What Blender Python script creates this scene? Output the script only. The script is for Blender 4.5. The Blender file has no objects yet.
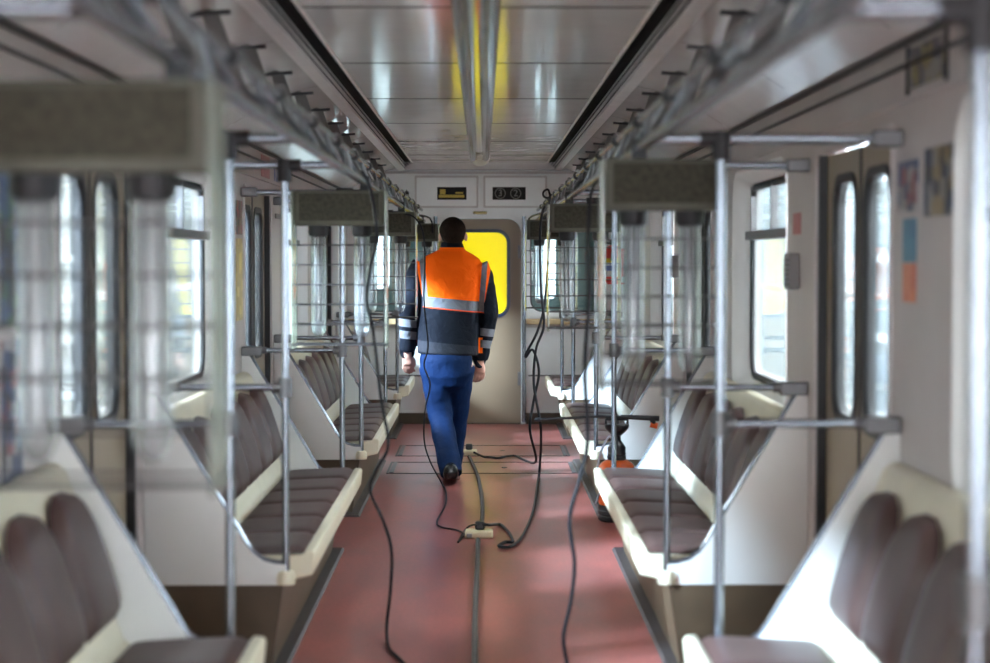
import bpy, bmesh, math, random
from mathutils import Vector, Matrix
random.seed(7)
PI = math.pi
SC = bpy.context.scene
COL = SC.collection

# ------------------------------------------------------------------ helpers
def wloc(p):
    v = Vector((0, 0, 0))
    while p is not None:
        v = v + p.location
        p = p.parent
    return v

def rrect(u0, u1, v0, v1, r, n=6, rr=None):
    """rounded rectangle outline, rr = radii (bl, br, tr, tl)"""
    rr = rr or (r, r, r, r)
    pts = []
    for (cu, cv, a0, q) in ((u0, v0, PI, rr[0]), (u1, v0, 1.5*PI, rr[1]), (u1, v1, 0, rr[2]), (u0, v1, .5*PI, rr[3])):
        q = max(q, 1e-4)
        cx = cu + q if cu == u0 else cu - q
        cy = cv + q if cv == v0 else cv - q
        for k in range(n+1):
            a = a0 + .5*PI*k/n
            pts.append((cx + q*math.cos(a), cy + q*math.sin(a)))
    return pts

class MB:
    def __init__(s): s.v = []; s.f = []
    def add(s, vs, fs):
        o = len(s.v); s.v += [tuple(p) for p in vs]; s.f += [tuple(o+i for i in f) for f in fs]; return s
    def box(s, x0, x1, y0, y1, z0, z1):
        x0, x1 = min(x0, x1), max(x0, x1)
        v = [(x0,y0,z0),(x1,y0,z0),(x1,y1,z0),(x0,y1,z0),(x0,y0,z1),(x1,y0,z1),(x1,y1,z1),(x0,y1,z1)]
        return s.add(v, [(0,3,2,1),(4,5,6,7),(0,1,5,4),(1,2,6,5),(2,3,7,6),(3,0,4,7)])
    def prism_y(s, prof, y0, y1):
        n = len(prof)
        v = [(x, y0, z) for x, z in prof] + [(x, y1, z) for x, z in prof]
        f = [(i, (i+1) % n, n+(i+1) % n, n+i) for i in range(n)]
        f += [tuple(reversed(range(n))), tuple(range(n, 2*n))]
        return s.add(v, f)
    def loft(s, rings, cap=True, close=True):
        n = len(rings[0]); v = [p for r in rings for p in r]; f = []
        for k in range(len(rings)-1):
            for i in range(n if close else n-1):
                j = (i+1) % n
                f.append((k*n+i, k*n+j, (k+1)*n+j, (k+1)*n+i))
        if cap: f += [tuple(reversed(range(n))), tuple(range((len(rings)-1)*n, len(rings)*n))]
        return s.add(v, f)
    def tube(s, path, r, n=10, caps=True):
        P = [Vector(p) for p in path]; R = r if isinstance(r, (list, tuple)) else [r]*len(P)
        rings = []; ref = None
        for i, p in enumerate(P):
            t = (P[min(i+1, len(P)-1)] - P[max(i-1, 0)])
            if t.length < 1e-9: t = Vector((0, 0, 1))
            t.normalize()
            if ref is None: ref = Vector((0,0,1)) if abs(t.z) < .9 else Vector((1,0,0))
            a = (ref - t*ref.dot(t))
            if a.length < 1e-6: a = Vector((0,1,0)) - t*t.y
            a.normalize(); b = t.cross(a); ref = a
            q = R[i]; q = q if isinstance(q, (list, tuple)) else (q, q)
            rings.append([tuple(p + a*(q[0]*math.cos(2*PI*k/n)) + b*(q[1]*math.sin(2*PI*k/n))) for k in range(n)])
        return s.loft(rings, caps)
    def lathe(s, c, prof, n=20, axis='z'):
        rings = []
        for r, h in prof:
            ring = []
            for k in range(n):
                a = 2*PI*k/n; u, w = r*math.cos(a), r*math.sin(a)
                if axis == 'z': ring.append((c[0]+u, c[1]+w, c[2]+h))
                elif axis == 'x': ring.append((c[0]+h, c[1]+u, c[2]+w))
                else: ring.append((c[0]+w, c[1]+h, c[2]+u))
            rings.append(ring)
        return s.loft(rings)
    def ball(s, c, r, n=12, m=8):
        r = r if isinstance(r, (tuple, list)) else (r, r, r)
        rings = []
        for i in range(m+1):
            a = -PI/2 + PI*i/m; q = max(math.cos(a), .02)
            rings.append([(c[0]+r[0]*q*math.cos(2*PI*k/n), c[1]+r[1]*q*math.sin(2*PI*k/n), c[2]+r[2]*math.sin(a)) for k in range(n)])
        return s.loft(rings)
    def build(s, name, mat, parent=None, smooth=False, bevel=0, seg=2, recalc=True):
        o_ = wloc(parent)
        me = bpy.data.meshes.new(name)
        me.from_pydata([(p[0]-o_.x, p[1]-o_.y, p[2]-o_.z) for p in s.v], [], s.f)
        if recalc:
            bm = bmesh.new(); bm.from_mesh(me); bmesh.ops.recalc_face_normals(bm, faces=bm.faces); bm.to_mesh(me); bm.free()
        for m in (mat if isinstance(mat, (list, tuple)) else [mat]): me.materials.append(m)
        o = bpy.data.objects.new(name, me); COL.objects.link(o); o.parent = parent
        if smooth:
            me.polygons.foreach_set('use_smooth', [True]*len(me.polygons))
            try: me.set_sharp_from_angle(angle=math.radians(42))
            except Exception: pass
        if bevel:
            md = o.modifiers.new('b', 'BEVEL'); md.width = bevel; md.segments = seg; md.limit_method = 'ANGLE'
            me.polygons.foreach_set('use_smooth', [True]*len(me.polygons))
            try: me.set_sharp_from_angle(angle=math.radians(60))
            except Exception: pass
        return o

def plate(name, outer, holes, w0, w1, mat, parent=None, plane='YZ', bevel=0):
    """flat sheet with holes; outline in (u, v), thickness from w0 to w1 along the third axis"""
    cu = bpy.data.curves.new('tmp', 'CURVE'); cu.dimensions = '2D'; cu.fill_mode = 'BOTH'
    th = abs(w1-w0)
    cu.extrude = th/2 - bevel; cu.bevel_depth = bevel; cu.bevel_resolution = 3
    if bevel: cu.offset = -bevel
    for pts in [outer]+list(holes):
        sp = cu.splines.new('POLY'); sp.points.add(len(pts)-1)
        for k, p in enumerate(pts): sp.points[k].co = (p[0], p[1], 0, 1)
        sp.use_cyclic_u = True
    t = bpy.data.objects.new('tmp', cu); COL.objects.link(t)
    bpy.context.view_layer.update()
    dg = bpy.context.evaluated_depsgraph_get()
    me = bpy.data.meshes.new_from_object(t.evaluated_get(dg))
    bpy.data.objects.remove(t); bpy.data.curves.remove(cu)
    off = wloc(parent); wm = (w0+w1)/2
    for v in me.vertices:
        u, q, w = v.co
        if plane == 'YZ': c = Vector((wm+w, u, q))
        elif plane == 'XZ': c = Vector((u, wm+w, q))
        else: c = Vector((u, q, wm+w))
        v.co = c - off
    bm = bmesh.new(); bm.from_mesh(me); bmesh.ops.remove_doubles(bm, verts=bm.verts, dist=1e-5)
    bmesh.ops.recalc_face_normals(bm, faces=bm.faces); bm.to_mesh(me); bm.free()
    me.name = name; me.materials.clear(); me.materials.append(mat)
    o = bpy.data.objects.new(name, me); COL.objects.link(o); o.parent = parent
    if bevel:
        me.polygons.foreach_set('use_smooth', [True]*len(me.polygons))
        me.set_sharp_from_angle(angle=math.radians(35))
    return o

def tag(o, label=None, cat=None, group=None, kind=None):
    if label: o['label'] = label
    if cat: o['category'] = cat
    if group: o['group'] = group
    if kind: o['kind'] = kind
    return o
def thing(name, loc, label, cat, group=None):
    o = bpy.data.objects.new(name, None); COL.objects.link(o); o.location = loc; o.empty_display_size = .1
    return tag(o, label, cat, group)
def struct(o): o['kind'] = 'structure'; return o
def sroot(name, loc):
    o = bpy.data.objects.new(name, None); COL.objects.link(o); o.location = loc; o['kind'] = 'structure'; return o
def dup(o, loc=None, parent=None, label=None):
    c = o.copy(); COL.objects.link(c); c.parent = parent
    if loc is not None: c.location = loc
    if label: c['label'] = label
    for ch in [x for x in bpy.data.objects if x.parent == o]: dup(ch, None, c)
    return c

# ------------------------------------------------------------------ materials
def mat(name, col, rough=.5, metal=0, noise=0, nscale=8, bump=0, bscale=30, coat=0, spec=.5, dirt=None, stretch=None, emit=None, es=0, trans=0):
    m = bpy.data.materials.new(name); m.use_nodes = True; nt = m.node_tree; b = nt.nodes['Principled BSDF']
    b.inputs['Base Color'].default_value = (*col, 1); b.inputs['Roughness'].default_value = rough
    b.inputs['Metallic'].default_value = metal; b.inputs['Coat Weight'].default_value = coat; b.inputs['Coat Roughness'].default_value = .08
    b.inputs['Specular IOR Level'].default_value = spec
    if emit: b.inputs['Emission Color'].default_value = (*emit, 1); b.inputs['Emission Strength'].default_value = es
    tc = nt.nodes.new('ShaderNodeTexCoord'); mp = nt.nodes.new('ShaderNodeMapping')
    nt.links.new(tc.outputs['Object'], mp.inputs['Vector'])
    if stretch: mp.inputs['Scale'].default_value = stretch
    if noise:
        n = nt.nodes.new('ShaderNodeTexNoise'); n.inputs['Scale'].default_value = nscale; n.inputs['Detail'].default_value = 5
        nt.links.new(mp.outputs[0], n.inputs['Vector'])
        r = nt.nodes.new('ShaderNodeValToRGB'); r.color_ramp.elements[0].position = .3; r.color_ramp.elements[1].position = .7
        d = dirt or tuple(c*(1-noise) for c in col)
        r.color_ramp.elements[0].color = (*d, 1); r.color_ramp.elements[1].color = (*col, 1)
        nt.links.new(n.outputs['Fac'], r.inputs[0]); nt.links.new(r.outputs[0], b.inputs['Base Color'])
    if bump:
        n2 = nt.nodes.new('ShaderNodeTexNoise'); n2.inputs['Scale'].default_value = bscale; n2.inputs['Detail'].default_value = 3
        nt.links.new(mp.outputs[0], n2.inputs['Vector'])
        bp = nt.nodes.new('ShaderNodeBump'); bp.inputs['Strength'].default_value = bump; bp.inputs['Distance'].default_value = .02
        nt.links.new(n2.outputs['Fac'], bp.inputs['Height']); nt.links.new(bp.outputs[0], b.inputs['Normal'])
    return m
def glassy(name, col, opac, gl=.12, rough=.05, body=(.8,.8,.8)):
    """thin clear sheet: mostly transparent, some reflection, some milky body"""
    m = bpy.data.materials.new(name); m.use_nodes = True; nt = m.node_tree; nt.nodes.clear()
    out = nt.nodes.new('ShaderNodeOutputMaterial'); tr = nt.nodes.new('ShaderNodeBsdfTransparent'); tr.inputs[0].default_value = (*col, 1)
    go = nt.nodes.new('ShaderNodeBsdfGlossy'); go.inputs['Roughness'].default_value = rough; go.inputs[0].default_value = (.9,.9,.9,1)
    df = nt.nodes.new('ShaderNodeBsdfDiffuse'); df.inputs[0].default_value = (*body, 1)
    tl = nt.nodes.new('ShaderNodeBsdfTranslucent'); tl.inputs[0].default_value = (*body, 1)
    ms = nt.nodes.new('ShaderNodeMixShader'); ms.inputs[0].default_value = .5
    nt.links.new(df.outputs[0], ms.inputs[1]); nt.links.new(tl.outputs[0], ms.inputs[2])
    m1 = nt.nodes.new('ShaderNodeMixShader'); m1.inputs[0].default_value = opac
    nt.links.new(tr.outputs[0], m1.inputs[1]); nt.links.new(ms.outputs[0], m1.inputs[2])
    fr = nt.nodes.new('ShaderNodeLayerWeight'); fr.inputs[0].default_value = .25
    mu = nt.nodes.new('ShaderNodeMath'); mu.operation = 'MULTIPLY_ADD'; mu.inputs[1].default_value = .8; mu.inputs[2].default_value = gl
    nt.links.new(fr.outputs['Fresnel'], mu.inputs[0])
    m2 = nt.nodes.new('ShaderNodeMixShader'); nt.links.new(mu.outputs[0], m2.inputs[0])
    nt.links.new(m1.outputs[0], m2.inputs[1]); nt.links.new(go.outputs[0], m2.inputs[2]); nt.links.new(m2.outputs[0], out.inputs[0])
    return m

M = {}
M['wall'] = mat('wall_laminate', (.54,.485,.46), .42, noise=.10, nscale=3, bump=.02, bscale=40)
M['white'] = mat('white_enamel', (.86,.86,.86), .38, noise=.06, nscale=5)
M['panel'] = mat('side_panel_laminate', (.74,.735,.715), .38, noise=.05, nscale=6)
M['reveal'] = mat('window_reveal', (.80,.79,.77), .32, noise=.05, nscale=6)
M['ceil'] = mat('ceiling_gloss', (.78,.73,.72), .15, noise=.08, nscale=4, coat=.3, bump=.06, bscale=3.2, spec=.6)
M['cove'] = mat('cove_gloss', (.84,.79,.77), .16, noise=.08, nscale=4, coat=.3, bump=.05, bscale=3.5, spec=.5)
M['lip'] = mat('lip_paint', (.62,.57,.56), .4, noise=.12, nscale=8)
M['channel'] = mat('channel_gloss', (.30,.295,.29), .16, metal=.35, coat=.4, bump=.06, bscale=5)
M['grille'] = mat('grille_black', (.012,.010,.010), .8, spec=.1)
M['floor'] = None
M['brown'] = mat('plinth_brown', (.085,.055,.030), .5, noise=.25, nscale=8)
M['doorbeige'] = mat('door_beige', (.30,.235,.155), .38, noise=.12, nscale=4)
M['enddoor'] = mat('end_door_beige', (.235,.165,.105), .38, noise=.10, nscale=3, bump=.03, bscale=6)
M['rubber'] = mat('rubber', (.010,.010,.012), .5)
M['bluerubber'] = mat('blue_rubber', (.012,.022,.06), .4)
M['cream'] = mat('cream_plastic', (.72,.65,.49), .33, noise=.10, nscale=6)
M['pad'] = mat('brown_vinyl', (.078,.043,.038), .45, noise=.25, nscale=14, bump=.05, bscale=9, spec=.32)
M['chrome'] = mat('worn_chrome', (.30,.325,.37), .26, metal=1, noise=.15, nscale=30)
M['steel'] = mat('dull_steel', (.17,.165,.17), .42, metal=.7, noise=.2, nscale=20)
M['joint'] = mat('dark_joint', (.03,.028,.03), .5, spec=.3)
M['hanger'] = mat('hanger_metal', (.11,.10,.095), .5, metal=.2)
M['kerb'] = mat('kerb_strip', (.055,.045,.045), .45, metal=.2, noise=.3, nscale=14)
M['wood'] = mat('sill_wood', (.56,.40,.22), .45, noise=.2, nscale=10, stretch=(.3,1,1))
M['glass'] = glassy('window_glass', (.93,.97,.97), .03, .05)
M['tube'] = glassy('lamp_glass', (.88,.90,.92), .22, .06, .22, (.62,.64,.64))
M['acryl'] = glassy('side_plate', (.80,.84,.74), .42, .08, .2, (.50,.52,.42))
M['house'] = mat('lamp_housing', (.13,.125,.095), .5, spec=.25, noise=.35, nscale=9)
M['meshdark'] = mat('lamp_mesh', (.080,.073,.053), .7, spec=.15, noise=.5, nscale=60)
M['wire'] = mat('guard_wire', (.05,.045,.045), .4, metal=.5)
M['strap'] = mat('black_strap', (.008,.008,.009), .5)
M['cable'] = mat('black_cable', (.012,.012,.015), .5, spec=.2)
M['cord'] = mat('braided_cord', (.085,.07,.06), .7, noise=.6, nscale=60)
M['socket'] = mat('power_strip', (.72,.63,.42), .4)
M['jeans'] = mat('work_trousers', (.003,.016,.062), .75, noise=.35, nscale=9, bump=.9, bscale=8, spec=.12)
M['skin'] = mat('skin', (.56,.30,.23), .5, noise=.12, nscale=20)
M['hair'] = mat('hair', (.022,.012,.007), .8, spec=.1, bump=.5, bscale=80, noise=.4, nscale=60)
M['shoe'] = mat('shoe_leather', (.012,.012,.013), .22)
M['orange'] = mat('orange_plastic', (.90,.14,.02), .3)
M['redp'] = mat('extinguisher_red', (.70,.035,.02), .3)
M['blackp'] = mat('black_plastic', (.015,.016,.02), .35)
M['hose'] = mat('clear_hose', (.55,.60,.75), .3)
M['yellow'] = mat('lit_yellow_window', (.78,.64,.0), .35, emit=(1,.84,0), es=.16)
M['disp'] = mat('display_dark', (.02,.018,.018), .5, spec=.15)
M['dyel'] = mat('display_yellow', (.55,.38,.05), .4)
M['digit'] = mat('digit_grey', (.25,.24,.23), .6, spec=.2)
M['brass'] = mat('brass_plate', (.35,.27,.10), .35, metal=.6, noise=.4, nscale=90)
M['greybox'] = mat('grey_box', (.22,.20,.20), .45)
M['screw'] = mat('screw_dark', (.04,.035,.035), .4, metal=.5)

def floor_mat():
    m = mat('floor_linoleum', (.30,.085,.075), .34, spec=.5); nt = m.node_tree; b = nt.nodes['Principled BSDF']
    tc = nt.nodes.new('ShaderNodeTexCoord')
    mp = nt.nodes.new('ShaderNodeMapping'); mp.inputs['Scale'].default_value = (1.6,.55,1); nt.links.new(tc.outputs['Object'], mp.inputs[0])
    n = nt.nodes.new('ShaderNodeTexNoise'); n.inputs['Scale'].default_value = 2.2; n.inputs['Detail'].default_value = 8; n.inputs['Roughness'].default_value = .65
    nt.links.new(mp.outputs[0], n.inputs['Vector'])
    r = nt.nodes.new('ShaderNodeValToRGB'); e = r.color_ramp.elements
    e[0].position = .30; e[0].color = (.185,.062,.058,1); e[1].position = .66; e[1].color = (.37,.118,.10,1)
    nt.links.new(n.outputs['Fac'], r.inputs[0])
    n3 = nt.nodes.new('ShaderNodeTexNoise'); n3.inputs['Scale'].default_value = 60; n3.inputs['Detail'].default_value = 4
    nt.links.new(tc.outputs['Object'], n3.inputs['Vector'])
    mx = nt.nodes.new('ShaderNodeMix'); mx.data_type = 'RGBA'; mx.blend_type = 'OVERLAY'; mx.inputs[0].default_value = .35
    nt.links.new(r.outputs[0], mx.inputs[6]); nt.links.new(n3.outputs['Fac'], mx.inputs[7]); nt.links.new(mx.outputs[2], b.inputs['Base Color'])
    r2 = nt.nodes.new('ShaderNodeMapRange'); r2.inputs[3].default_value = .26; r2.inputs[4].default_value = .46
    nt.links.new(n.outputs['Fac'], r2.inputs[0]); nt.links.new(r2.outputs[0], b.inputs['Roughness'])
    return m
M['floor'] = floor_mat()

def poster_mat(name, cols, axis=2, seed=0):
    """blocks of printed colour, procedural"""
    m = mat(name, cols[0], .35); nt = m.node_tree; b = nt.nodes['Principled BSDF']
    tc = nt.nodes.new('ShaderNodeTexCoord'); mp = nt.nodes.new('ShaderNodeMapping'); mp.inputs['Location'].default_value = (seed*1.7, seed*.9, seed*2.3)
    nt.links.new(tc.outputs['Object'], mp.inputs[0])
    n = nt.nodes.new('ShaderNodeTexVoronoi'); n.inputs['Scale'].default_value = 22; n.distance = 'CHEBYCHEV'; n.inputs['Randomness'].default_value = .7; nt.links.new(mp.outputs[0], n.inputs['Vector'])
    sx = nt.nodes.new('ShaderNodeSeparateColor'); nt.links.new(n.outputs['Color'], sx.inputs[0])
    r = nt.nodes.new('ShaderNodeValToRGB'); r.color_ramp.interpolation = 'CONSTANT'
    while len(r.color_ramp.elements) < len(cols): r.color_ramp.elements.new(.5)
    for k, c in enumerate(cols):
        r.color_ramp.elements[k].position = k/len(cols); r.color_ramp.elements[k].color = (*c, 1)
    nt.links.new(sx.outputs[0], r.inputs[0]); nt.links.new(r.outputs[0], b.inputs['Base Color'])
    return m

# ------------------------------------------------------------------ layout numbers (metres, Y = depth from camera)
W = 1.2            # inner wall half width
YE = 17.1          # end wall
Y0 = -3.2
BENCH = [(2.54, 5.30), (6.80, 9.56), (11.06, 13.84)]
DOORS = [(1.16, 2.42), (5.42, 6.67), (9.69, 10.93), (14.10, 15.36)]
WINS = [(-1.2, .35), (3.14, 4.70), (7.30, 8.86), (11.60, 13.16)]
ENDW = (16.10, 16.85)
ZC = 2.36

# ------------------------------------------------------------------ shell
struct(MB().box(-1.36, 1.36, Y0, YE+.1, -.08, 0).build('floor', M['floor']))
for s, side in ((-1, 'left'), (1, 'right')):
    holes = []
    for a, b in WINS: holes.append(rrect(a, b, .88, 1.89, .15))
    holes.append(rrect(ENDW[0], ENDW[1], .88, 1.89, .13))
    out = [(Y0, 0)]
    for a, b in DOORS:
        out += [(a, 0), (a, 1.80), (a+.03, 1.86), (a+.08, 1.88), (b-.08, 1.88), (b-.03, 1.86), (b, 1.80), (b, 0)]
    out += [(YE, 0), (YE, 2.16), (Y0, 2.16)]
    struct(plate('wall_'+side, out, holes, s*W, s*(W+.09), M['wall'], None, 'YZ'))
    # trim line between wall and cove
    struct(MB().box(s*1.183, s*W, Y0, YE, 2.088, 2.103).box(s*1.185, s*W, Y0, YE, 2.03, 2.038).build('trim_1' if s < 0 else 'trim_2', M['kerb']))
    struct(MB().box(s*1.182, s*W, Y0, YE, 1.93, 1.945).build('trim_3' if s < 0 else 'trim_4', M['wall']))

# windows
wn = 0
def window(s, a, b, z0=.88, z1=1.89, r=.15, split=True):
    global wn; wn += 1
    root = sroot('window_%d' % wn, (s*W, (a+b)/2, z0))
    g0, g1 = a+.14, b-.14
    if b-a < 1: g0, g1 = a+.10, b-.10
    def ring(u0, u1, v0, v1, q, x): return [(x, u, v) for u, v in rrect(u0, u1, v0, v1, q)]
    mb = MB().loft([ring(a-.012, b+.012, z0-.012, z1+.012, r, s*(W-.004)), ring(a, b, z0, z1, r, s*(W-.004)), ring(a+.01, b-.01, z0+.01, z1-.01, r, s*(W+.01)),
                    ring(g0-.01, g1+.01, z0+.07, z1-.05, r*.8, s*(W+.06)), ring(g0, g1, z0+.08, z1-.06, r*.75, s*(W+.06)), ring(g0, g1, z0+.08, z1-.06, r*.75, s*(W+.10))], cap=False)
    mb.build('reveal', M['reveal'], root, smooth=True)
    plate('gasket', rrect(g0-.01, g1+.01, z0+.07, z1-.05, r*.8), [rrect(g0+.022, g1-.022, z0+.10, z1-.08, r*.6)], s*(W+.060), s*(W+.078), M['rubber'], root)
    MB().box(s*(W+.035), s*(W+.09), g0, g1, 1.585, 1.625).build('glazing_bar', M['steel'], root, bevel=.004)
    MB().box(s*(W+.055), s*(W+.085), (g0+g1)/2-.012, (g0+g1)/2+.012, 1.62, z1-.06).box(s*(W+.055), s*(W+.085), g1-.05, g1-.035, 1.62, z1-.06).build('vent_mullion', M['steel'], root)
    MB().box(s*(W+.068), s*(W+.072), g0+.01, g1-.01, z0+.09, z1-.07).build('pane', M['glass'], root)
for s in (-1, 1):
    for a, b in WINS: window(s, a, b)
    window(s, *ENDW)

# side doors (two sliding leaves each)
dn = 0
def side_door(s, a, b):
    global dn; dn += 1
    root = sroot('door_%d' % dn, (s*(W+.07), (a+b)/2, 0))
    m_ = (a+b)/2
    for (p, q, l_, r_) in ((a+.002, m_-.012, .17, .055), (m_+.012, b-.002, .055, .17)):
        g = rrect(p+l_, q-r_, .96, 1.77, .10)
        lf = plate('leaf', rrect(p, q, .012, 1.86, .02), [g], s*(W+.035), s*(W+.065), M['doorbeige'], root)
        plate('gasket', rrect(p+l_-.015, q-r_+.015, .945, 1.785, .11), [rrect(p+l_+.012, q-r_-.012, .972, 1.758, .09)], s*(W+.028), s*(W+.068), M['rubber'], lf)
        MB().box(s*(W+.048), s*(W+.052), p+l_, q-r_, .96, 1.77).build('pane', M['glass'], lf)
    MB().box(s*(W+.030), s*(W+.07), m_-.012, m_+.012, .012, 1.86).build('rubber_seal', M['rubber'], root)
    fr = MB()
    for y, d in ((a, 1), (b, -1)):
        fr.box(s*(W-.006), s*(W+.034), y-.001, y+d*.012, 0.012, 1.86)
    fr.box(s*(W-.006), s*(W+.034), a, b, 1.862, 1.885)
    fr.build('jamb', M['lip'], root, bevel=.003)
    rb = MB()
    for y, d in ((a, 1), (b, -1)): rb.box(s*(W+.005), s*(W+.034), y+d*.012, y+d*.040, 0.012, 1.86)
    rb.build('edge_rubber', M['rubber'], root)
    MB().box(s*(W-.12), s*(W+.13), a, b, .0, .012).build('threshold', M['steel'], root)
for s in (-1, 1):
    for a, b in DOORS: side_door(s, a, b)

# ceiling: glossy panels with dark seams between them
cb = MB(); rim = .011
ys = [Y0, -.9, .95, 2.8, 4.65, 6.5, 8.35, 10.2, 12.05, 13.9, 15.75, 16.55, YE]
for i in range(len(ys)-1):
    cb.box(-.60, .60, ys[i]+rim, ys[i+1]-rim, ZC, ZC+.02)
struct(cb.build('ceiling', M['ceil']))
sm = MB()
for y in ys[1:-1]: sm.box(-.60, .60, y-.010, y+.010, ZC-.0015, ZC+.004)
struct(sm.build('ceiling', M['grille']))
struct(MB().box(-1.3, 1.3, Y0, YE+.1, ZC+.03, ZC+.06).build('ceiling', M['grille']))
for s in (-1, 1):
    # vent slot, lip and curved cove
    sl = MB()
    for k in range(5):
        t = k/4; x = .605+.062*t; z = ZC+.004-.056*t
        sl.add([(s*x, Y0, z), (s*(x+.010), Y0, z+.004), (s*(x+.010), YE-.12, z+.004), (s*x, YE-.12, z)], [(0,1,2,3)])
    sl.box(s*.60, s*.70, Y0, YE-.1, ZC+.006, ZC+.02)
    struct(sl.build('trim_5' if s < 0 else 'trim_6', M['grille']))
    struct(MB().prism_y([(s*.598, ZC-.012), (s*.606, ZC-.014), (s*.608, ZC+.03), (s*.598, ZC+.03)], Y0, YE-.1).build('trim_7' if s < 0 else 'trim_8', M['lip']))
    struct(MB().prism_y([(s*.676, 2.292), (s*.728, 2.286), (s*.733, 2.31), (s*.69, 2.37), (s*.676, 2.37)], Y0, YE-.12).build('trim_9' if s < 0 else 'trim_10', M['lip']))
    cv = MB(); yy = [Y0, -.3, 1.55, 3.4, 5.25, 7.1, 8.95, 10.8, 12.65, 14.5, 16.35, YE]
    prof = [(.722+ .468*t, 2.320 - .075*t - .135*t*t) for t in [i/10 for i in range(11)]]
    for i in range(len(yy)-1):
        a, b = yy[i]+.004, yy[i+1]-.004
        cv.loft([[(s*x, a, z) for x, z in prof], [(s*x, b, z) for x, z in prof]], cap=False, close=False)
    struct(cv.build('ceiling', M['cove'], smooth=True))
struct(MB().prism_y([(-1.30,2.12),(-1.30,2.22),(-.9,2.45),(.9,2.45),(1.30,2.22),(1.30,2.12),(1.24,2.12),(1.22,2.17),(.80,2.42),(-.80,2.42),(-1.22,2.17),(-1.24,2.12)], Y0, 18.8).build('roof', M['grille']))
struct(plate('wall_rear', [(-1.29,0),(1.29,0),(1.29,2.42),(-1.29,2.42)], [rrect(-.37,.37,.05,1.86,.1), rrect(-1.1,-.5,1,1.8,.1), rrect(.5,1.1,1,1.8,.1)], Y0-.06, Y0, M['wall'], None, 'XZ'))
# central channel hanging under the ceiling
ch = thing('ceiling_channel', (0, 6, ZC), 'long glossy metal channel running down the middle of the ceiling', 'light fixture')
def chp(y, sc=1, dz=0):
    P = [(-.085,0),(-.082,-.030),(-.066,-.055),(-.045,-.060),(-.028,-.046),(-.018,-.040),(.018,-.040),(.028,-.046),(.045,-.060),(.066,-.055),(.082,-.030),(.085,0)]
    return [(x*sc, y, ZC+z+dz) for x, z in P]
MB().loft([chp(Y0), chp(3), chp(8), chp(13), chp(15.6)]).build('trough', M['channel'], ch, smooth=True)
MB().loft([[(x, 15.6, z) for x, _, z in chp(0)]] + [[(.088*math.cos(PI+PI*k/11)*q, y, ZC-.062*math.sin(PI*k/11)*q2) for k in range(12)] for y, q, q2 in ((15.62,1,1),(16.2,1,1),(16.42,.95,.95),(16.5,.7,.7),(16.52,.2,.2))]).build('end_cap', M['lip'], ch, smooth=True)
for y in (15.0, 15.35):
    MB().ball((0, y, ZC-.044), (.028,.13,.016)).build('end_clip', M['lip'], ch, smooth=True)

# ------------------------------------------------------------------ end wall
win_r = lambda x0, x1: rrect(x0, x1, 1.00, 1.86, .12)
doorhole = rrect(-.375, .375, 0, 1.86, 0, rr=(0, 0, .13, .13))
panl = rrect(-.385, -.12, 2.03, 2.145, .003); panr = rrect(.115, .415, 2.03, 2.145, .003)
struct(plate('wall_end', [(-1.29,0),(-.375,0)] + [p for p in reversed(doorhole[14:28])][::1] + [(.375,0),(1.29,0),(1.29,2.42),(-1.29,2.42)], [win_r(.44,1.12), win_r(-1.12,-.44)], YE, YE+.06, M['white'], None, 'XZ'))
# header bulkhead and its two access panels
struct(MB().prism_y([(-.70,2.30),(.70,2.30),(.66,2.37),(-.66,2.37)], YE-.12, YE).build('trim_11', M['lip']))
struct(MB().box(-1.0, 1.0, YE-.03, YE, 2.265, 2.285).build('trim_12', M['lip']))
def hpanel(name, x0, x1, d0, d1, label):
    t = thing(name, ((x0+x1)/2, YE, 1.97), label, 'panel')
    MBp = plate('cover', rrect(x0, x1, 1.975, 2.23, .008), [rrect(d0, d1, 2.03, 2.145, .003)], YE-.022, YE-.004, M['white'], t, 'XZ')
    plate('cover_frame', rrect(x0-.018, x1+.018, 1.957, 2.248, .012), [rrect(x0, x1, 1.975, 2.23, .008)], YE-.016, YE-.003, M['lip'], t, 'XZ')
    sc_ = MB().box(d0-.002, d1+.002, YE-.010, YE-.003, 2.028, 2.147).build('display', M['disp'], t)
    return t, sc_
hl, dl = hpanel('display_panel', -.57, -.03, -.385, -.12, 'white header panel left of centre with a black and yellow display')
MB().box(-.37, -.14, YE-.014, YE-.010, 2.05, 2.075).box(-.36, -.31, YE-.014, YE-.010, 2.08, 2.125).box(-.22, -.15, YE-.014, YE-.010, 2.085, 2.10).build('yellow_mark', M['dyel'], dl)
hr, dr = hpanel('display_panel', .05, .59, .115, .415, 'white header panel right of centre showing the numbers 3 and 2')
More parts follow.
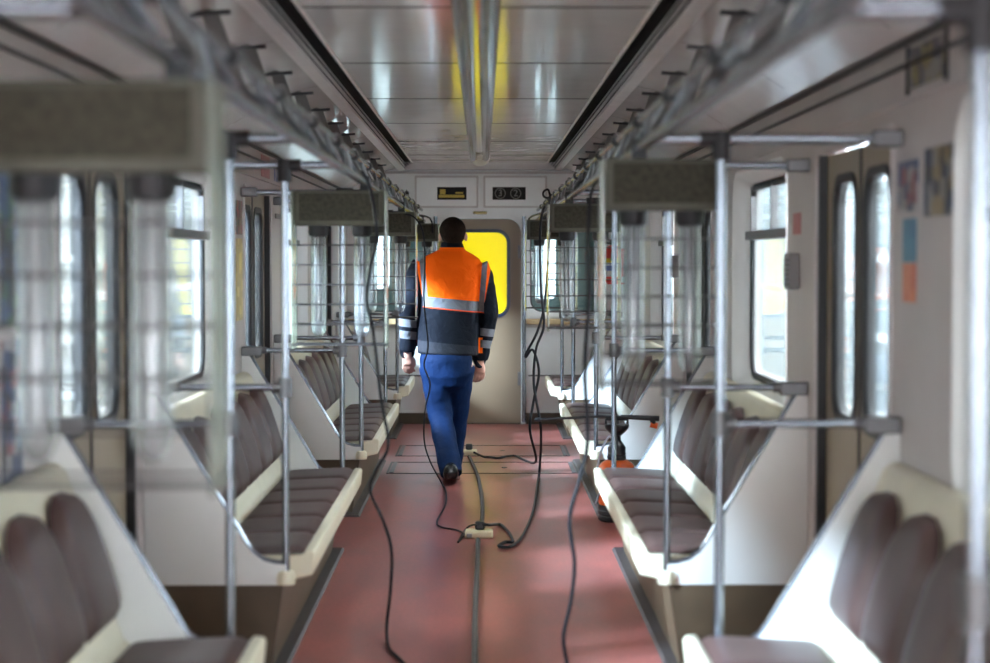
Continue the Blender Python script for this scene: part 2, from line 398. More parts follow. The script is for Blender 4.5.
for tx, cx in (('3', .185), ('2', .325)):
    MB().lathe((cx, YE-.012, 2.088), [(.047,0),(.047,-.003)], 24, 'y').build('number_disc', M['disp'], dr, smooth=True)
    plate('disc_ring', [(cx+.049*math.cos(2*PI*k/28), 2.088+.049*math.sin(2*PI*k/28)) for k in range(28)], [[(cx+.043*math.cos(2*PI*k/28), 2.088+.043*math.sin(2*PI*k/28)) for k in range(28)]], YE-.019, YE-.014, M['digit'], dr, 'XZ')
    fc = bpy.data.curves.new('digit', 'FONT'); fc.body = tx; fc.size = .085; fc.align_x = 'CENTER'; fc.align_y = 'CENTER'; fc.extrude = .001
    fo = bpy.data.objects.new('digit', fc); COL.objects.link(fo); fo.parent = dr; fo.rotation_euler = (PI/2, 0, 0)
    fc.materials.append(M['digit']); bpy.context.view_layer.update()
    me = bpy.data.meshes.new_from_object(fo.evaluated_get(bpy.context.evaluated_depsgraph_get())); bpy.data.objects.remove(fo)
    fo = bpy.data.objects.new('digit', me); COL.objects.link(fo); fo.parent = dr; fo.rotation_euler = (PI/2, 0, 0); fo.location = Vector((cx, YE-.0185, 2.088)) - wloc(dr)
for x in (-.66, .68):
    k = thing('wall_lock', (x, YE-.01, 2.09), 'small dark lock on the header wall, %s side' % ('left' if x < 0 else 'right'), 'lock')
    MB().lathe((x, YE-.012, 2.09), [(.022,.012),(.022,-.004),(.012,-.010)], 14, 'y').build('lock_body', M['screw'], k, smooth=True)
    MB().box(x-.004, x+.004, YE-.026, YE-.015, 2.06, 2.12).build('lock_tab', M['screw'], k)
np_ = thing('number_plate', (0, YE-.01, 1.89), 'small brass number plate above the end door', 'plate')
MB().box(-.06, .065, YE-.012, YE-.002, 1.885, 1.925).build('plate_body', M['brass'], np_, bevel=.002)
MB().ball((-.05, YE-.013, 1.905), .004).ball((.055, YE-.013, 1.905), .004).build('rivet', M['steel'], np_)

dr_ = sroot('door_%d' % (dn+1), (0, YE, 0))
yel = rrect(-.255, .255, .985, 1.745, .10)
lf = plate('leaf', rrect(-.372, .372, .01, 1.855, 0, rr=(.01,.01,.125,.125)), [yel], YE+.005, YE+.035, M['enddoor'], dr_, 'XZ')
plate('gasket', rrect(-.275, .275, .965, 1.765, .12), [rrect(-.245, .245, .995, 1.735, .095)], YE-.006, YE+.03, M['bluerubber'], lf, 'XZ')
MB().box(-.26, .26, YE+.018, YE+.022, .98, 1.75).build('yellow_pane', M['yellow'], lf)
plate('door_frame', rrect(-.415, .415, 0, 1.90, 0, rr=(.002,.002,.16,.16)), [rrect(-.376, .376, -.001, 1.862, 0, rr=(.001,.001,.13,.13))], YE-.02, YE-.002, M['white'], dr_, 'XZ')
MB().tube([(.40, YE-.05, .02), (.40, YE-.05, 1.88)], .018).build('chrome_post', M['chrome'], dr_, smooth=True)
MB().tube([(-.40, YE-.05, .02), (-.40, YE-.05, 1.88)], .018).build('chrome_post', M['chrome'], dr_, smooth=True)
MB().box(.345, .37, YE-.012, YE+.01, 1.50, 1.62).box(.345, .37, YE-.012, YE+.01, .35, .47).build('hinge', M['steel'], dr_, bevel=.003)
MB().box(-.35, -.30, YE-.03, YE+.01, .93, .96).build('door_handle', M['chrome'], dr_, bevel=.004)
MB().box(-.37, .37, YE-.03, YE+.06, 0, .008).build('threshold', M['brown'], dr_)

for s in (-1, 1):
    wn += 1
    r = sroot('window_%d' % wn, (s*.78, YE, 1.0))
    plate('window_frame', rrect(min(s*.415, s*1.145), max(s*.415, s*1.145), .975, 1.885, .13), [rrect(min(s*.455, s*1.105), max(s*.455, s*1.105), 1.015, 1.845, .11)], YE-.02, YE-.002, M['white'], r, 'XZ')
    plate('gasket', rrect(min(s*.455, s*1.105), max(s*.455, s*1.105), 1.015, 1.845, .11), [rrect(min(s*.467, s*1.093), max(s*.467, s*1.093), 1.027, 1.833, .10)], YE-.012, YE+.02, M['rubber'], r, 'XZ')
    MB().box(s*.45, s*1.11, YE+.022, YE+.026, 1.01, 1.85).build('pane', M['glass'], r)
    struct(MB().box(s*.42, s*1.19, YE-.10, YE, .905, .955).build('trim_13' if s < 0 else 'trim_14', M['wood'], bevel=.006))
    struct(MB().box(s*.42, s*1.19, YE-.035, YE, .875, .90).build('trim_15' if s < 0 else 'trim_16', M['lip']))
    struct(plate('trim_17' if s < 0 else 'trim_18', rrect(min(s*.44, s*1.19), max(s*.44, s*1.19), .10, .86, .01), [rrect(min(s*.475, s*1.18), max(s*.475, s*1.18), .45, .845, .01), rrect(min(s*.475, s*1.18), max(s*.475, s*1.18), .12, .43, .01)], YE-.014, YE-.002, M['white'], None, 'XZ'))
    struct(MB().box(s*.44, s*1.19, YE-.02, YE-.002, .432, .446).build('trim_19' if s < 0 else 'trim_20', M['steel']))
    struct(MB().box(s*.42, s*1.19, YE-.03, YE, 0, .10).build('baseboard_left' if s < 0 else 'baseboard_right', M['brown']))

# driver's cab beyond the end windows
M['cab'] = mat('cab_teal', (.10,.19,.19), .5, noise=.3, nscale=3)
M['cabseat'] = mat('cab_seat', (.20,.05,.05), .6)
struct(plate('wall_cab', [(-1.3,0),(1.3,0),(1.3,2.4),(-1.3,2.4)], [rrect(-1.05,-.9,1.2,1.8,.05), rrect(.55,.75,1.1,1.8,.05)], 18.75, 18.8, M['cab'], None, 'XZ'))
struct(MB().box(-1.36, 1.36, YE+.1, 18.8, -.08, 0).build('floor', M['brown']))
struct(MB().box(-1.36, 1.36, YE+.1, 18.8, 2.40, 2.45).build('ceiling', M['cab']))
for s in (-1, 1):
    struct(plate('wall_cab', [(YE+.06,0),(18.75,0),(18.75,2.4),(YE+.06,2.4)], [rrect(17.9,18.2,1.1,1.9,.1)], s*1.22, s*1.28, M['cab'], None, 'YZ'))

# ------------------------------------------------------------------ benches
def pillow(x0, x1, y0, y1, zf, th, pw=3.2, n=14):
    """rounded pad; zf(x) gives base height"""
    mb = MB(); top = []
    for i in range(n+1):
        for j in range(n+1):
            u = -1+2*i/n; v = -1+2*j/n
            # superellipse-like falloff
            h = (max(0, 1-abs(u)**8))**.5 * (max(0, 1-abs(v)**6))**.5
            x = x0+(x1-x0)*(u+1)/2; y = y0+(y1-y0)*(v+1)/2
            top.append((x, y, zf(x)+th*h))
    fs = [(i*(n+1)+j, (i+1)*(n+1)+j, (i+1)*(n+1)+j+1, i*(n+1)+j+1) for i in range(n) for j in range(n)]
    mb.add(top, fs); return mb
def back_pad(s, y0, y1):
    """upright pad on the leaning back: outline with round top, domed"""
    mb = MB(); n, m = 12, 16; base = Vector((.998, 0, .505)); d = Vector((.122, 0, .365)); L = d.length; nrm = Vector((-d.z, 0, d.x)).normalized()
    vs = []
    w = (y1-y0)/2; yc = (y0+y1)/2; R = .16
    for j in range(m+1):
        t = j/m; h = t*L
        if h > L-R: hw = w*(1 - (1-math.sqrt(max(0, 1-((h-(L-R))/R)**2)))*.86)
        else: hw = w*(1-.03*(1-t))
        if j == m: hw = w*.22
        for i in range(n+1):
            u = -1+2*i/n
            e = (max(0, 1-abs(u)**5))**.5 * (max(0, 1-abs(2*t-1)**9))**.5
            bow = .010*math.sin(PI*t)
            p = base + d*t + nrm*(.036*e + bow*e)
            vs.append((s*p.x, yc+u*hw, p.z))
    fs = [(j*(n+1)+i, j*(n+1)+i+1, (j+1)*(n+1)+i+1, (j+1)*(n+1)+i) for j in range(m) for i in range(n)]
    return mb.add(vs, fs)
def arc_pts(s):
    P = [(1.175, 1.035), (1.15, .995), (.868, .525), (.842, .478), (.812, .437), (.772, .408), (.73, .396), (.69, .394)]
    return P
def side_panel(root, s, y):
    P = [(s*x, z) for x, z in arc_pts(s)]
    outl = [(s*W*.998, .32), (s*.69, .32)] + list(reversed(P)) + [(s*W*.998, 1.035)]
    sp = plate('side_panel', outl, [], y-.014, y+.014, M['panel'], root, 'XZ')
    MB().tube([(p[0], y, p[1]+.002) for p in P], .0125, 8).build('chrome_edge', M['chrome'], sp, smooth=True)
    return sp
def bench(s, a, b, label, n=6, ends=(True, True)):
    root = thing('passenger_bench', (s*.95, (a+b)/2, 0), label, 'bench', 'passenger benches along both walls')
    MB().prism_y([(s*1.198, .002), (s*.745, .002), (s*.70, .318), (s*1.198, .318)], a-.012, b+.012).build('plinth', M['brown'], root)
    if ends[0]: side_panel(root, s, a)
    if ends[1]: side_panel(root, s, b)
    a1, b1 = a+.02, b-.02
    prof = [(.602,.348),(.594,.352),(.587,.425),(.592,.438),(.622,.440),(.632,.426),(.955,.408),(.985,.43),(1.012,.50),(1.145,.905),(1.165,.925),(1.196,.93),(1.196,.322),(.72,.322)]
    MB().prism_y([(s*x, z) for x, z in prof], a1, b1).build('seat_shell', M['cream'], root, bevel=.006)
    w = (b1-a1-.03)/n
    for k in range(n):
        p, q = a1+.015+w*k+.004, a1+.015+w*(k+1)-.004
        pl = pillow(.626, .968, p, q, lambda x: .430-.045*(x-.64), .024)
        pl.v = [(s*x, y, z) for x, y, z in pl.v]
        pl.build('seat_pad', M['pad'], root, smooth=True)
        back_pad(s, p+.010, q-.010).build('back_pad', M['pad'], root, smooth=True)
    return root
EP = (15.78, YE-.02)
names = {0: 'nearest the camera', 1: 'second from the camera', 2: 'third from the camera'}
for s, side in ((-1, 'left'), (1, 'right')):
    for i, (a, b) in enumerate(BENCH):
        bench(s, a, b, 'long brown bench on the %s, %s' % (side, names[i]))
    bench(s, EP[0], EP[1], 'short brown padded bench on the %s, against the end wall' % side, 3, (True, False))

# floor kerb strips beside the benches
kn = 20
for s in (-1, 1):
    for a, b in BENCH+[EP]:
        kn += 1
        struct(MB().prism_y([(s*.69, .0), (s*.80, .0), (s*.79, .012), (s*.70, .012)], a-.15, min(b+.12, YE-.04)).build('trim_%d' % kn, M['kerb']))

# ------------------------------------------------------------------ grab rails (pole + arm + top bar)
ZA, ZT = 1.035, 1.835
def grab(s, y, label, foot=.33, far=False):
    root = thing('grab_rail', (s*.69, y, foot), label, 'grab rail', 'chrome grab rails at the bench ends')
    MB().tube([(s*.690, y, foot), (s*.690, y, ZT)], .0138, 14).build('pole', M['chrome'], root, smooth=True)
    MB().tube([(s*.690, y, ZA), (s*1.165, y, ZA)], .0125, 12).build('arm_bar', M['chrome'], root, smooth=True)
    MB().tube([(s*.50, y, ZT), (s*1.165, y, ZT)], .014, 12).build('top_bar', M['chrome'], root, smooth=True)
    MB().tube([(s*.690, y, ZA-.035), (s*.690, y, ZA+.035)], .025, 14).tube([(s*.690, y, ZA), (s*.735, y, ZA)], .021, 14).build('pole_joint', M['steel'], root, smooth=True)
    MB().tube([(s*.690, y, ZT-.06), (s*.690, y, ZT+.02)], .026, 14).tube([(s*.63, y, ZT), (s*.715, y, ZT)], .021, 14).build('pole_joint', M['joint'], root, smooth=True)
    MB().box(s*1.095, s*1.197, y-.026, y+.026, ZA-.028, ZA+.020).tube([(s*1.07, y, ZA), (s*1.12, y, ZA)], .019).build('wall_bracket', M['steel'], root, bevel=.006)
    MB().box(s*1.115, s*1.197, y-.026, y+.026, ZT-.024, ZT+.024).build('wall_bracket', M['steel'], root, bevel=.006)
    MB().lathe((s*.690, y, foot-.008), [(.034,0),(.036,.02),(.030,.045),(.022,.05)], 16).box(s*.66, s*.72, y-.022, y+.022, foot-.008, foot+.03).build('foot_bracket', M['cream'], root, smooth=True)
k = 0
ords = ['first', 'second', 'third', 'fourth', 'fifth', 'sixth', 'seventh']
for s, side in ((-1, 'left'), (1, 'right')):
    ylist = [y for ab in BENCH for y in ab] + [EP[0]]
    for i, y in enumerate(ylist):
        if i == 0 and s < 0: pass
        where = ['near end of the nearest bench', 'far end of the nearest bench', 'near end of the second bench', 'far end of the second bench', 'near end of the third bench', 'far end of the third bench', 'short bench at the end wall'][i]
        grab(s, y, 'chrome grab rail on the %s, at the %s' % (side, where))

# ------------------------------------------------------------------ overhead handrails
def smoothpath(P, n=6):
    P = [Vector(p) for p in P]; out = []
    for i in range(len(P)-1):
        p0, p1, p2, p3 = P[max(i-1,0)], P[i], P[i+1], P[min(i+2, len(P)-1)]
        for k in range(n):
            t = k/n
            out.append(.5*((2*p1)+(-p0+p2)*t+(2*p0-5*p1+4*p2-p3)*t*t+(-p0+3*p1-3*p2+p3)*t**3))
    out.append(P[-1]); return [tuple(p) for p in out]
for s, side in ((-1, 'left'), (1, 'right')):
    root = thing('overhead_handrail', (s*.5, 9, ZT), 'long chrome ceiling handrail over the %s benches' % side, 'handrail', None)
    MB().tube([(s*.50, .6, ZT), (s*.50, YE-.12, ZT)], .0165, 12).build('rail', M['chrome'], root, smooth=True)
    MB().tube([(s*.520, .6, 1.935), (s*.520, YE-.12, 1.935)], .0125, 10).build('rail', M['chrome'], root, smooth=True)
    hy = [2.1+.98*i for i in range(15)]
    for i, y in enumerate(hy):
        top, bot = (.845, 2.275), (.53, 1.945)
        v = MB()
        wt, wb = .052, .036
        ring = lambda c, w, t: [(s*(c[0]-t), y-w, c[1]), (s*(c[0]+t), y-w, c[1]), (s*(c[0]+t), y+w, c[1]), (s*(c[0]-t), y+w, c[1])]
        # flat tapered strap facing along the car
        rg = lambda c, w, t: [(s*(c[0]-w), y-t, c[1]-w*.35), (s*(c[0]+w), y-t, c[1]+w*.35), (s*(c[0]+w), y+t, c[1]+w*.35), (s*(c[0]-w), y+t, c[1]-w*.35)]
        v.loft([rg((.845,2.29), .030, .006), rg((.805,2.17), .033, .006), rg((.765,2.06), .034, .006), rg((.69,1.975), .028, .006), rg(bot, .016, .006)])
        h = v.build('hanger', M['hanger'], root)
        MB().prism_y([(s*(top[0]-.068), top[1]+.000), (s*(top[0]+.055), top[1]-.010), (s*(top[0]+.055), top[1]+.003), (s*(top[0]-.068), top[1]+.012)], y-.02, y+.02).build('flange', M['joint'], h)
        MB().lathe((s*.520, y-.03, 1.935), [(.018,0),(.021,.008),(.021,.052),(.018,.06)], 12, 'y').build('clamp', M['joint'], h, smooth=True)
        if i < len(hy)-1:
            yn = hy[i+1]
            p = smoothpath([(s*.52, y, 1.945), (s*.535, y+.22, 1.965), (s*.545, y+.50, 1.955), (s*.53, y+.78, 1.91), (s*.51, yn+.05, 1.85)])
            MB().tube(p, .0135, 8).build('hand_loop', M['chrome'], root, smooth=True)
            MB().tube([(s*.520, y+.5, 1.935), (s*.50, y+.55, ZT)], .010, 8).build('tie_rod', M['steel'], root, smooth=True)

# cable bundle lying along the left and right rail
for s, side in ((-1, 'left'), (1, 'right')):
    P = []
    y = 3.0
    while y < 15.8:
        P.append((s*(.52+random.uniform(-.02,.03)), y, ZT+.035+random.uniform(-.01,.02))); y += .5
    P += [(s*.42, 16.0, 1.84), (s*.40, 16.1, 1.72)]
    tag(MB().tube(smoothpath(P, 4), .008, 6).build('power_cable', M['cable'], smooth=True), 'black cable tied along the %s ceiling handrail' % side, 'cable')

# ------------------------------------------------------------------ UV lamps hanging from the rails
def lamp(s, xi, y, w, label, zt=1.80, d=.17):
    root = thing('tube_lamp', (s*(xi+w/2), y, 1.1), label, 'lamp', 'caged tube lamps hung from the handrails')
    x0, x1 = xi, xi+w; zb = zt-.155; dz = zt-1.09
    ya, yb = y-d/2, y+d/2
    hs = MB()
    hs.box(s*(x0+.012), s*(x1-.012), ya+.012, yb-.012, zb, zt)
    h = hs.build('housing', M['house'], root, bevel=.008)
    MB().box(s*(x0+.035), s*(x1-.035), ya+.004, ya+.012, zb+.022, zt-.014).build('mesh_panel', M['meshdark'], h)
    for cx in (x0+w*.27, x0+w*.73):
        t = MB().lathe((s*cx, y, zb-.03), [(.022,-.02),(.040,-.015),(.045,.0),(.045,.03)], 16).build('lamp_socket', M['joint'], root, smooth=True)
        zl = zt-.62
        MB().lathe((s*cx, y, 0), [(.004, zl-.03),(.020, zl-.022),(.031, zl+.0),(.034, zl+.03),(.034, zb-.05),(.028, zb-.035)], 18).build('glass_tube', M['tube'], root, smooth=True)
        MB().tube([(s*cx-.012, y, zb-.05), (s*cx-.012, y, zl+.04), (s*cx+.012, y, zl+.04), (s*cx+.012, y, zb-.05)], .0055, 6).build('filament_tube', M['steel'], root, smooth=True)
    for px in (x0, x1-.008):
        MB().box(s*px, s*(px+.008), ya, yb, zt-.70, zt-.002).build('side_plate', M['acryl'], root, bevel=.002)
    g = MB()
    for k in range(6):
        z = zb-.085-.088*k
        g.tube([(s*x0, ya, z), (s*x1, ya, z)], .0028, 6).tube([(s*x0, yb, z), (s*x1, yb, z)], .0028, 6)
    z = zb-.085-.088*5
    g.tube([(s*x0, ya, z), (s*x0, yb, z)], .004, 6).tube([(s*x1, ya, z), (s*x1, yb, z)], .004, 6).tube([(s*x0, ya, z), (s*x1, ya, z)], .005, 6)
    g.build('wire_guard', M['wire'], root, smooth=True)
    MB().box(s*(.50-.022), s*(.50+.022), y-.010, y+.010, zt-.03, ZT+.030).build('hanging_strap', M['strap'], root, bevel=.003)
lamp(-1, .43, 3.24, .43, 'large dark caged lamp at upper left, closest to the camera')
lamp(-1, .40, 8.4, .42, 'caged tube lamp on the left rail, hanging over the second bench')
lamp(-1, .40, 12.2, .40, 'caged tube lamp on the left rail, just left of the worker')
lamp(-1, .345, 16.2, .40, 'caged tube lamp farthest back on the left, partly behind the worker')
lamp(1, .38, 5.76, .375, 'large caged tube lamp on the right rail, closest one on that side')
lamp(1, .38, 10.4, .40, 'caged tube lamp on the right rail, middle one of that side')
lamp(1, .355, 14.6, .40, 'caged tube lamp on the right rail, beside the end door')

# ------------------------------------------------------------------ camera mapping for the things on the floor
CX = .02
def P3(px, py, Y): return ((px-482)*Y/1887+CX, Y, 1.5-(py-258.5)*Y/1887)
def Fl(px, py, z=.006):
    Y = (1.5-z)*1887/(py-258.5); return ((px-482)*Y/1887+CX, Y, z)

# floor hatches
for nm, (ya, yb), xr, lb in ((0, (14.28, 15.10), (-.64, .69), 'metal edged floor hatch farther from the camera'), (1, (13.12, 13.86), (-.65, .70), 'metal edged floor hatch closer to the camera, under the worker')):
    t = thing('floor_hatch', (0, (ya+yb)/2, 0), lb, 'hatch', 'floor hatches')
    plate('hatch_frame', rrect(xr[0], xr[1], ya, yb, .01), [rrect(xr[0]+.014, xr[1]-.014, ya+.02, yb-.02, .008)], .0, .0035, M['screw'], t, 'XY')
    for x in (xr[0]+.02, xr[1]-.05): MB().box(x, x+.03, ya+.04, yb-.04, 0, .006).build('edge_strip', M['steel'], t, bevel=.001)
    MB().lathe((.18, (ya+yb)/2, 0), [(.02,0),(.02,.004)], 12).build('hatch_lock', M['steel'], t)

# cables
def cable(name, pts, r, label, m=None, n=8):
    return tag(MB().tube([(x, y, max(z, r+.001)) for x, y, z in smoothpath(pts, n)], r, 8).build(name, M[m or 'cable'], smooth=True), label, 'cable')
cable('braided_cable', [Fl(475, 1200, .014), Fl(474, 900, .014), Fl(475, 720, .014), Fl(475, 620, .014), Fl(477.5, 560, .014), Fl(478, 541, .02)], .0125, 'thick braided grey cord lying down the middle of the floor nearest the camera', 'cord')
cable('braided_cable', [Fl(479, 531, .02), Fl(482, 520, .014), Fl(482, 500, .014), Fl(478, 478, .014), Fl(473, 465, .014), Fl(469, 457, .02)], .0125, 'thick braided grey cord between the two power strips', 'cord')
def strip(px, py, label, w=.15, ang=0):
    c = Fl(px, py, 0)
    t = thing('power_strip', c, label, 'power strip', 'power strips on the floor')
    MB().box(c[0]-w/2, c[0]+w/2, c[1]-.05, c[1]+.05, 0.001, .045).build('strip_body', M['socket'], t, bevel=.012)
    for dx in (-w*.30, w*.36): MB().lathe((c[0]+dx, c[1], .044), [(.016,0),(.016,.003)], 14).build('socket_face', M['cream'], t, smooth=True)
    MB().box(c[0]-.022, c[0]+.030, c[1]-.022, c[1]+.025, .045, .090).build('plug', M['blackp'], t, bevel=.01)
    MB().box(c[0]-w*.44, c[0]-w*.25, c[1]-.058, c[1]-.048, .008, .03).build('grey_switch', M['greybox'], t, bevel=.003)
    return c
strip(479, 539, 'cream power strip in the middle of the floor, nearer one, behind the man')
strip(468.5, 456, 'cream power strip by the floor hatches, to the right of the worker\'s shoe', .13)
# right thin cable: from the rail down to the floor, then to the near strip
Yc = 12.4
cable('hanging_cable', [P3(545, 206, Yc-.02), P3(541, 219, Yc), P3(540, 245, Yc), P3(541, 290, Yc), P3(544, 325, Yc), P3(536, 350, Yc), P3(534, 385, Yc), P3(541, 430, Yc), Fl(539, 478), Fl(534, 510), Fl(524, 535), Fl(512, 548), Fl(499, 548), Fl(505, 544), Fl(513, 543), Fl(507, 532), Fl(498, 526), Fl(489, 526, .07), Fl(482, 525, .08)], .0085, 'black cable hanging beside the end door and reaching the nearer power strip')
cable('hanging_cable', [P3(548, 205, Yc+.06), P3(549, 240, Yc+.05), P3(545, 300, Yc+.05), P3(538, 330, Yc+.05), P3(527, 352, Yc+.05), P3(526, 357, Yc+.05), P3(533, 350, Yc+.05), P3(539, 372, Yc+.05), P3(534, 400, Yc+.05), P3(530, 430, Yc+.05), P3(536, 462, Yc+.3), Fl(520, 459), Fl(508, 457), Fl(498, 459), Fl(486, 458), Fl(474, 453, .07)], .0085, 'looped black cable hanging beside the end door and reaching the farther power strip')
lp = [P3(547+4*math.cos(a), 194+4*math.sin(a), Yc) for a in [2*PI*k/10 for k in range(9)]]
cable('cable_coil', lp+[P3(550, 197, Yc), P3(549, 205, Yc)], .007, 'small black cable loop hooked at the right handrail')
Ym = 11.95
cable('hanging_cable', [P3(405, 214, Ym), P3(415, 218, Ym), P3(423, 232, Ym), P3(425, 262, Ym), P3(424, 300, Ym), P3(428, 345, Ym), P3(424, 365, Ym), P3(430, 385, Ym), P3(425, 410, Ym), P3(424, 440, Ym), P3(430, 462, Ym), Fl(443, 487), Fl(446, 503), Fl(437, 522), Fl(441, 528), Fl(456, 531), Fl(464, 535), Fl(461, 540), Fl(458, 543), Fl(466, 530), Fl(472, 526, .06), Fl(478, 526, .08)], .0050, 'thin black cable hanging behind the worker and curling over the floor')
Yl = 7.4
cable('hanging_cable', [P3(362, 171, Yl), P3(371, 190, Yl), P3(377, 235, Yl), P3(370, 270, Yl), P3(367, 300, Yl), P3(373, 330, Yl), P3(381, 400, Yl), P3(388, 445, Yl), P3(376, 470, Yl), P3(370, 492, Yl), P3(383, 522, Yl), P3(391, 552, Yl), P3(390, 590, Yl), P3(386, 630, Yl), Fl(389, 652), Fl(400, 663), Fl(420, 685), Fl(450, 720)], .0065, 'black cable hanging from the left handrail down to the floor')
cable('hanging_cable', [P3(603, 176, Yl-.6), P3(592, 190, Yl-.7), P3(588, 230, Yl-.8), P3(589, 300, Yl-.8), P3(585, 370, Yl-.8), P3(588, 440, Yl-.8), P3(580, 480, Yl-.8), P3(570, 520, Yl-.8), P3(575, 565, Yl-.8), P3(571, 605, Yl-.8), P3(564, 640, Yl-.8), P3(568, 670, Yl-.8), Fl(566, 700), Fl(540, 760)], .0075, 'black cable hanging from the right handrail down to the floor')

# ------------------------------------------------------------------ pressure sprayer
sx, sy = .79, 10.75
t = thing('pressure_sprayer', (sx, sy, 0), 'orange and black pump sprayer standing on the floor behind the right bench', 'sprayer')
MB().lathe((sx, sy, 0), [(.095,.001),(.108,.012),(.108,.03),(.102,.036),(.108,.045),(.108,.06),(.102,.066),(.106,.075),(.104,.095)], 28).build('base_ring', M['blackp'], t, smooth=True)
MB().lathe((sx, sy, 0), [(.10,.095),(.106,.11),(.106,.26),(.112,.27),(.114,.285),(.112,.30),(.085,.335),(.062,.348),(.05,.352)], 28).build('tank', M['orange'], t, smooth=True)
pu = MB().lathe((sx, sy, 0), [(.052,.350),(.054,.37),(.050,.375),(.054,.385),(.050,.392),(.052,.42),(.040,.44),(.025,.46),(.022,.49)], 24).build('pump', M['blackp'], t, smooth=True)
MB().lathe((sx, sy, 0), [(.02,.485),(.055,.515),(.068,.53),(.072,.55),(.066,.556)], 20).box(sx-.012, sx+.012, sy-.012, sy+.012, .55, .575).tube([(sx-.06, sy, .55), (sx-.062, sy, .585), (sx+.062, sy, .585), (sx+.06, sy, .55)], .011).build('pump_handle', M['blackp'], pu, smooth=True)
MB().tube(smoothpath([(sx-.02, sy-.06, .46), (sx-.05, sy-.09, .49), (sx-.09, sy-.09, .42), (sx-.115, sy-.08, .30), (sx-.10, sy-.05, .18), (sx-.12, sy, .10)]), .006, 8).build('hose', M['hose'], t, smooth=True)
wd = MB().tube([(sx-.44, sy-.02, .583), (sx-.10, sy-.02, .600), (sx+.16, sy-.02, .592)], .0075, 10).build('spray_wand', M['blackp'], t, smooth=True)
MB().tube([(sx+.02, sy-.02, .598), (sx+.24, sy-.02, .588)], [.012, .016], 10).tube([(sx+.20, sy-.02, .60), (sx+.21, sy-.02, .545)], [.018,.014], 10).build('wand_grip', M['blackp'], wd, smooth=True)
MB().tube([(sx+.19, sy-.02, .555), (sx+.23, sy-.02, .545)], .017, 10).build('trigger', M['orange'], wd, smooth=True)
MB().lathe((sx-.44, sy-.02, .583), [(.006,-.03),(.012,-.02),(.012,.0),(.008,.01)], 10, 'x').build('nozzle', M['blackp'], wd, smooth=True)

# ------------------------------------------------------------------ fire extinguisher by the end window
ex, ey, ez = 1.105, 15.62, 1.30
t = thing('fire_extinguisher', (ex, ey, ez), 'red fire extinguisher with white and yellow label on the right wall near the far end', 'fire extinguisher')
MB().lathe((ex, ey, ez), [(.05,.0),(.066,.008),(.072,.03),(.072,.24),(.060,.28),(.035,.305),(.02,.31)], 24).build('cylinder', M['redp'], t, smooth=True)
lb = MB()
lb.loft([[(ex+.0735*math.cos(a), ey+.0735*math.sin(a), ez+.05) for a in [PI*(1.0+.95*k/12) for k in range(13)]], [(ex+.0735*math.cos(a), ey+.0735*math.sin(a), ez+.20) for a in [PI*(1.0+.95*k/12) for k in range(13)]]], cap=False, close=False)
lb = lb.build('label', mat('label_white', (.75,.76,.78), .4), t, smooth=True)
MB().loft([[(ex+.0742*math.cos(a), ey+.0742*math.sin(a), ez+.165) for a in [PI*(1.05+.75*k/12) for k in range(13)]], [(ex+.0742*math.cos(a), ey+.0742*math.sin(a), ez+.20) for a in [PI*(1.05+.75*k/12) for k in range(13)]]], cap=False, close=False).build('yellow_band', mat('label_yellow', (.8,.6,.03), .4), lb, smooth=True)
MB().loft([[(ex+.0742*math.cos(a), ey+.0742*math.sin(a), ez+.10) for a in [PI*(1.15+.30*k/12) for k in range(13)]], [(ex+.0742*math.cos(a), ey+.0742*math.sin(a), ez+.14) for a in [PI*(1.15+.30*k/12) for k in range(13)]]], cap=False, close=False).build('blue_mark', mat('label_blue', (.03,.10,.45), .4), lb, smooth=True)
MB().lathe((ex, ey, ez+.305), [(.02,0),(.024,.01),(.024,.05),(.016,.055)], 14).tube([(ex, ey, ez+.34), (ex-.09, ey, ez+.38)], .009).tube([(ex, ey, ez+.325), (ex-.09, ey, ez+.33)], .008).build('valve', M['blackp'], t, smooth=True)
MB().tube(smoothpath([(ex+.02, ey-.01, ez+.33), (ex+.0, ey-.07, ez+.34), (ex-.01, ey-.088, ez+.28), (ex-.02, ey-.086, ez+.18)]), .010, 8).build('hose', M['blackp'], t, smooth=True)
MB().box(1.165, 1.199, ey-.03, ey+.03, ez+.05, ez+.28).box(ex-.076, 1.199, ey+.06, ey+.08, ez+.20, ez+.22).box(ex-.05, 1.199, ey-.05, ey+.05, ez-.012, ez).build('wall_bracket', M['redp'], t)

# ------------------------------------------------------------------ posters, stickers and small boxes on the walls
def poster(s, y0, y1, z0, z1, cols, label, name='poster', seed=1, frame=False):
    t = thing(name, (s*(W-.004), (y0+y1)/2, z0), label, name)
    MB().box(s*(W-.004), s*(W-.001), y0, y1, z0, z1).build('sheet', poster_mat('print_%d' % len(bpy.data.materials), cols, seed=seed), t)
    if frame:
        [MB().box(s*(W-.008), s*(W-.001), q, q+.015, z0-.02, z1+.008).build('holder', M['joint'], t) for q in (y0-.015, y1)]
    return t
Bk, Bl, Nv, Wh, Rd, Ye, Or, Gr, Gy = (.025,.025,.03), (.04,.075,.17), (.015,.03,.08), (.38,.36,.36), (.28,.06,.06), (.50,.36,.10), (.70,.20,.08), (.05,.12,.06), (.25,.23,.22)
poster(-1, 4.78, 4.99, 1.33, 1.74, [Bk, Nv, Bl, Gr, Bk], 'upper dark blue poster at the left edge, above the nearest bench', seed=2)
poster(-1, 4.78, 4.99, .90, 1.29, [Nv, Bl, Wh, Rd, Bk], 'lower blue poster with red at the left edge, above the nearest bench', seed=5)
poster(1, 4.72, 5.02, 1.61, 1.79, [Bk, Nv, (.28,.20,.09), Gy], 'dark blue and yellow poster on the right wall beside the nearest window', seed=3)
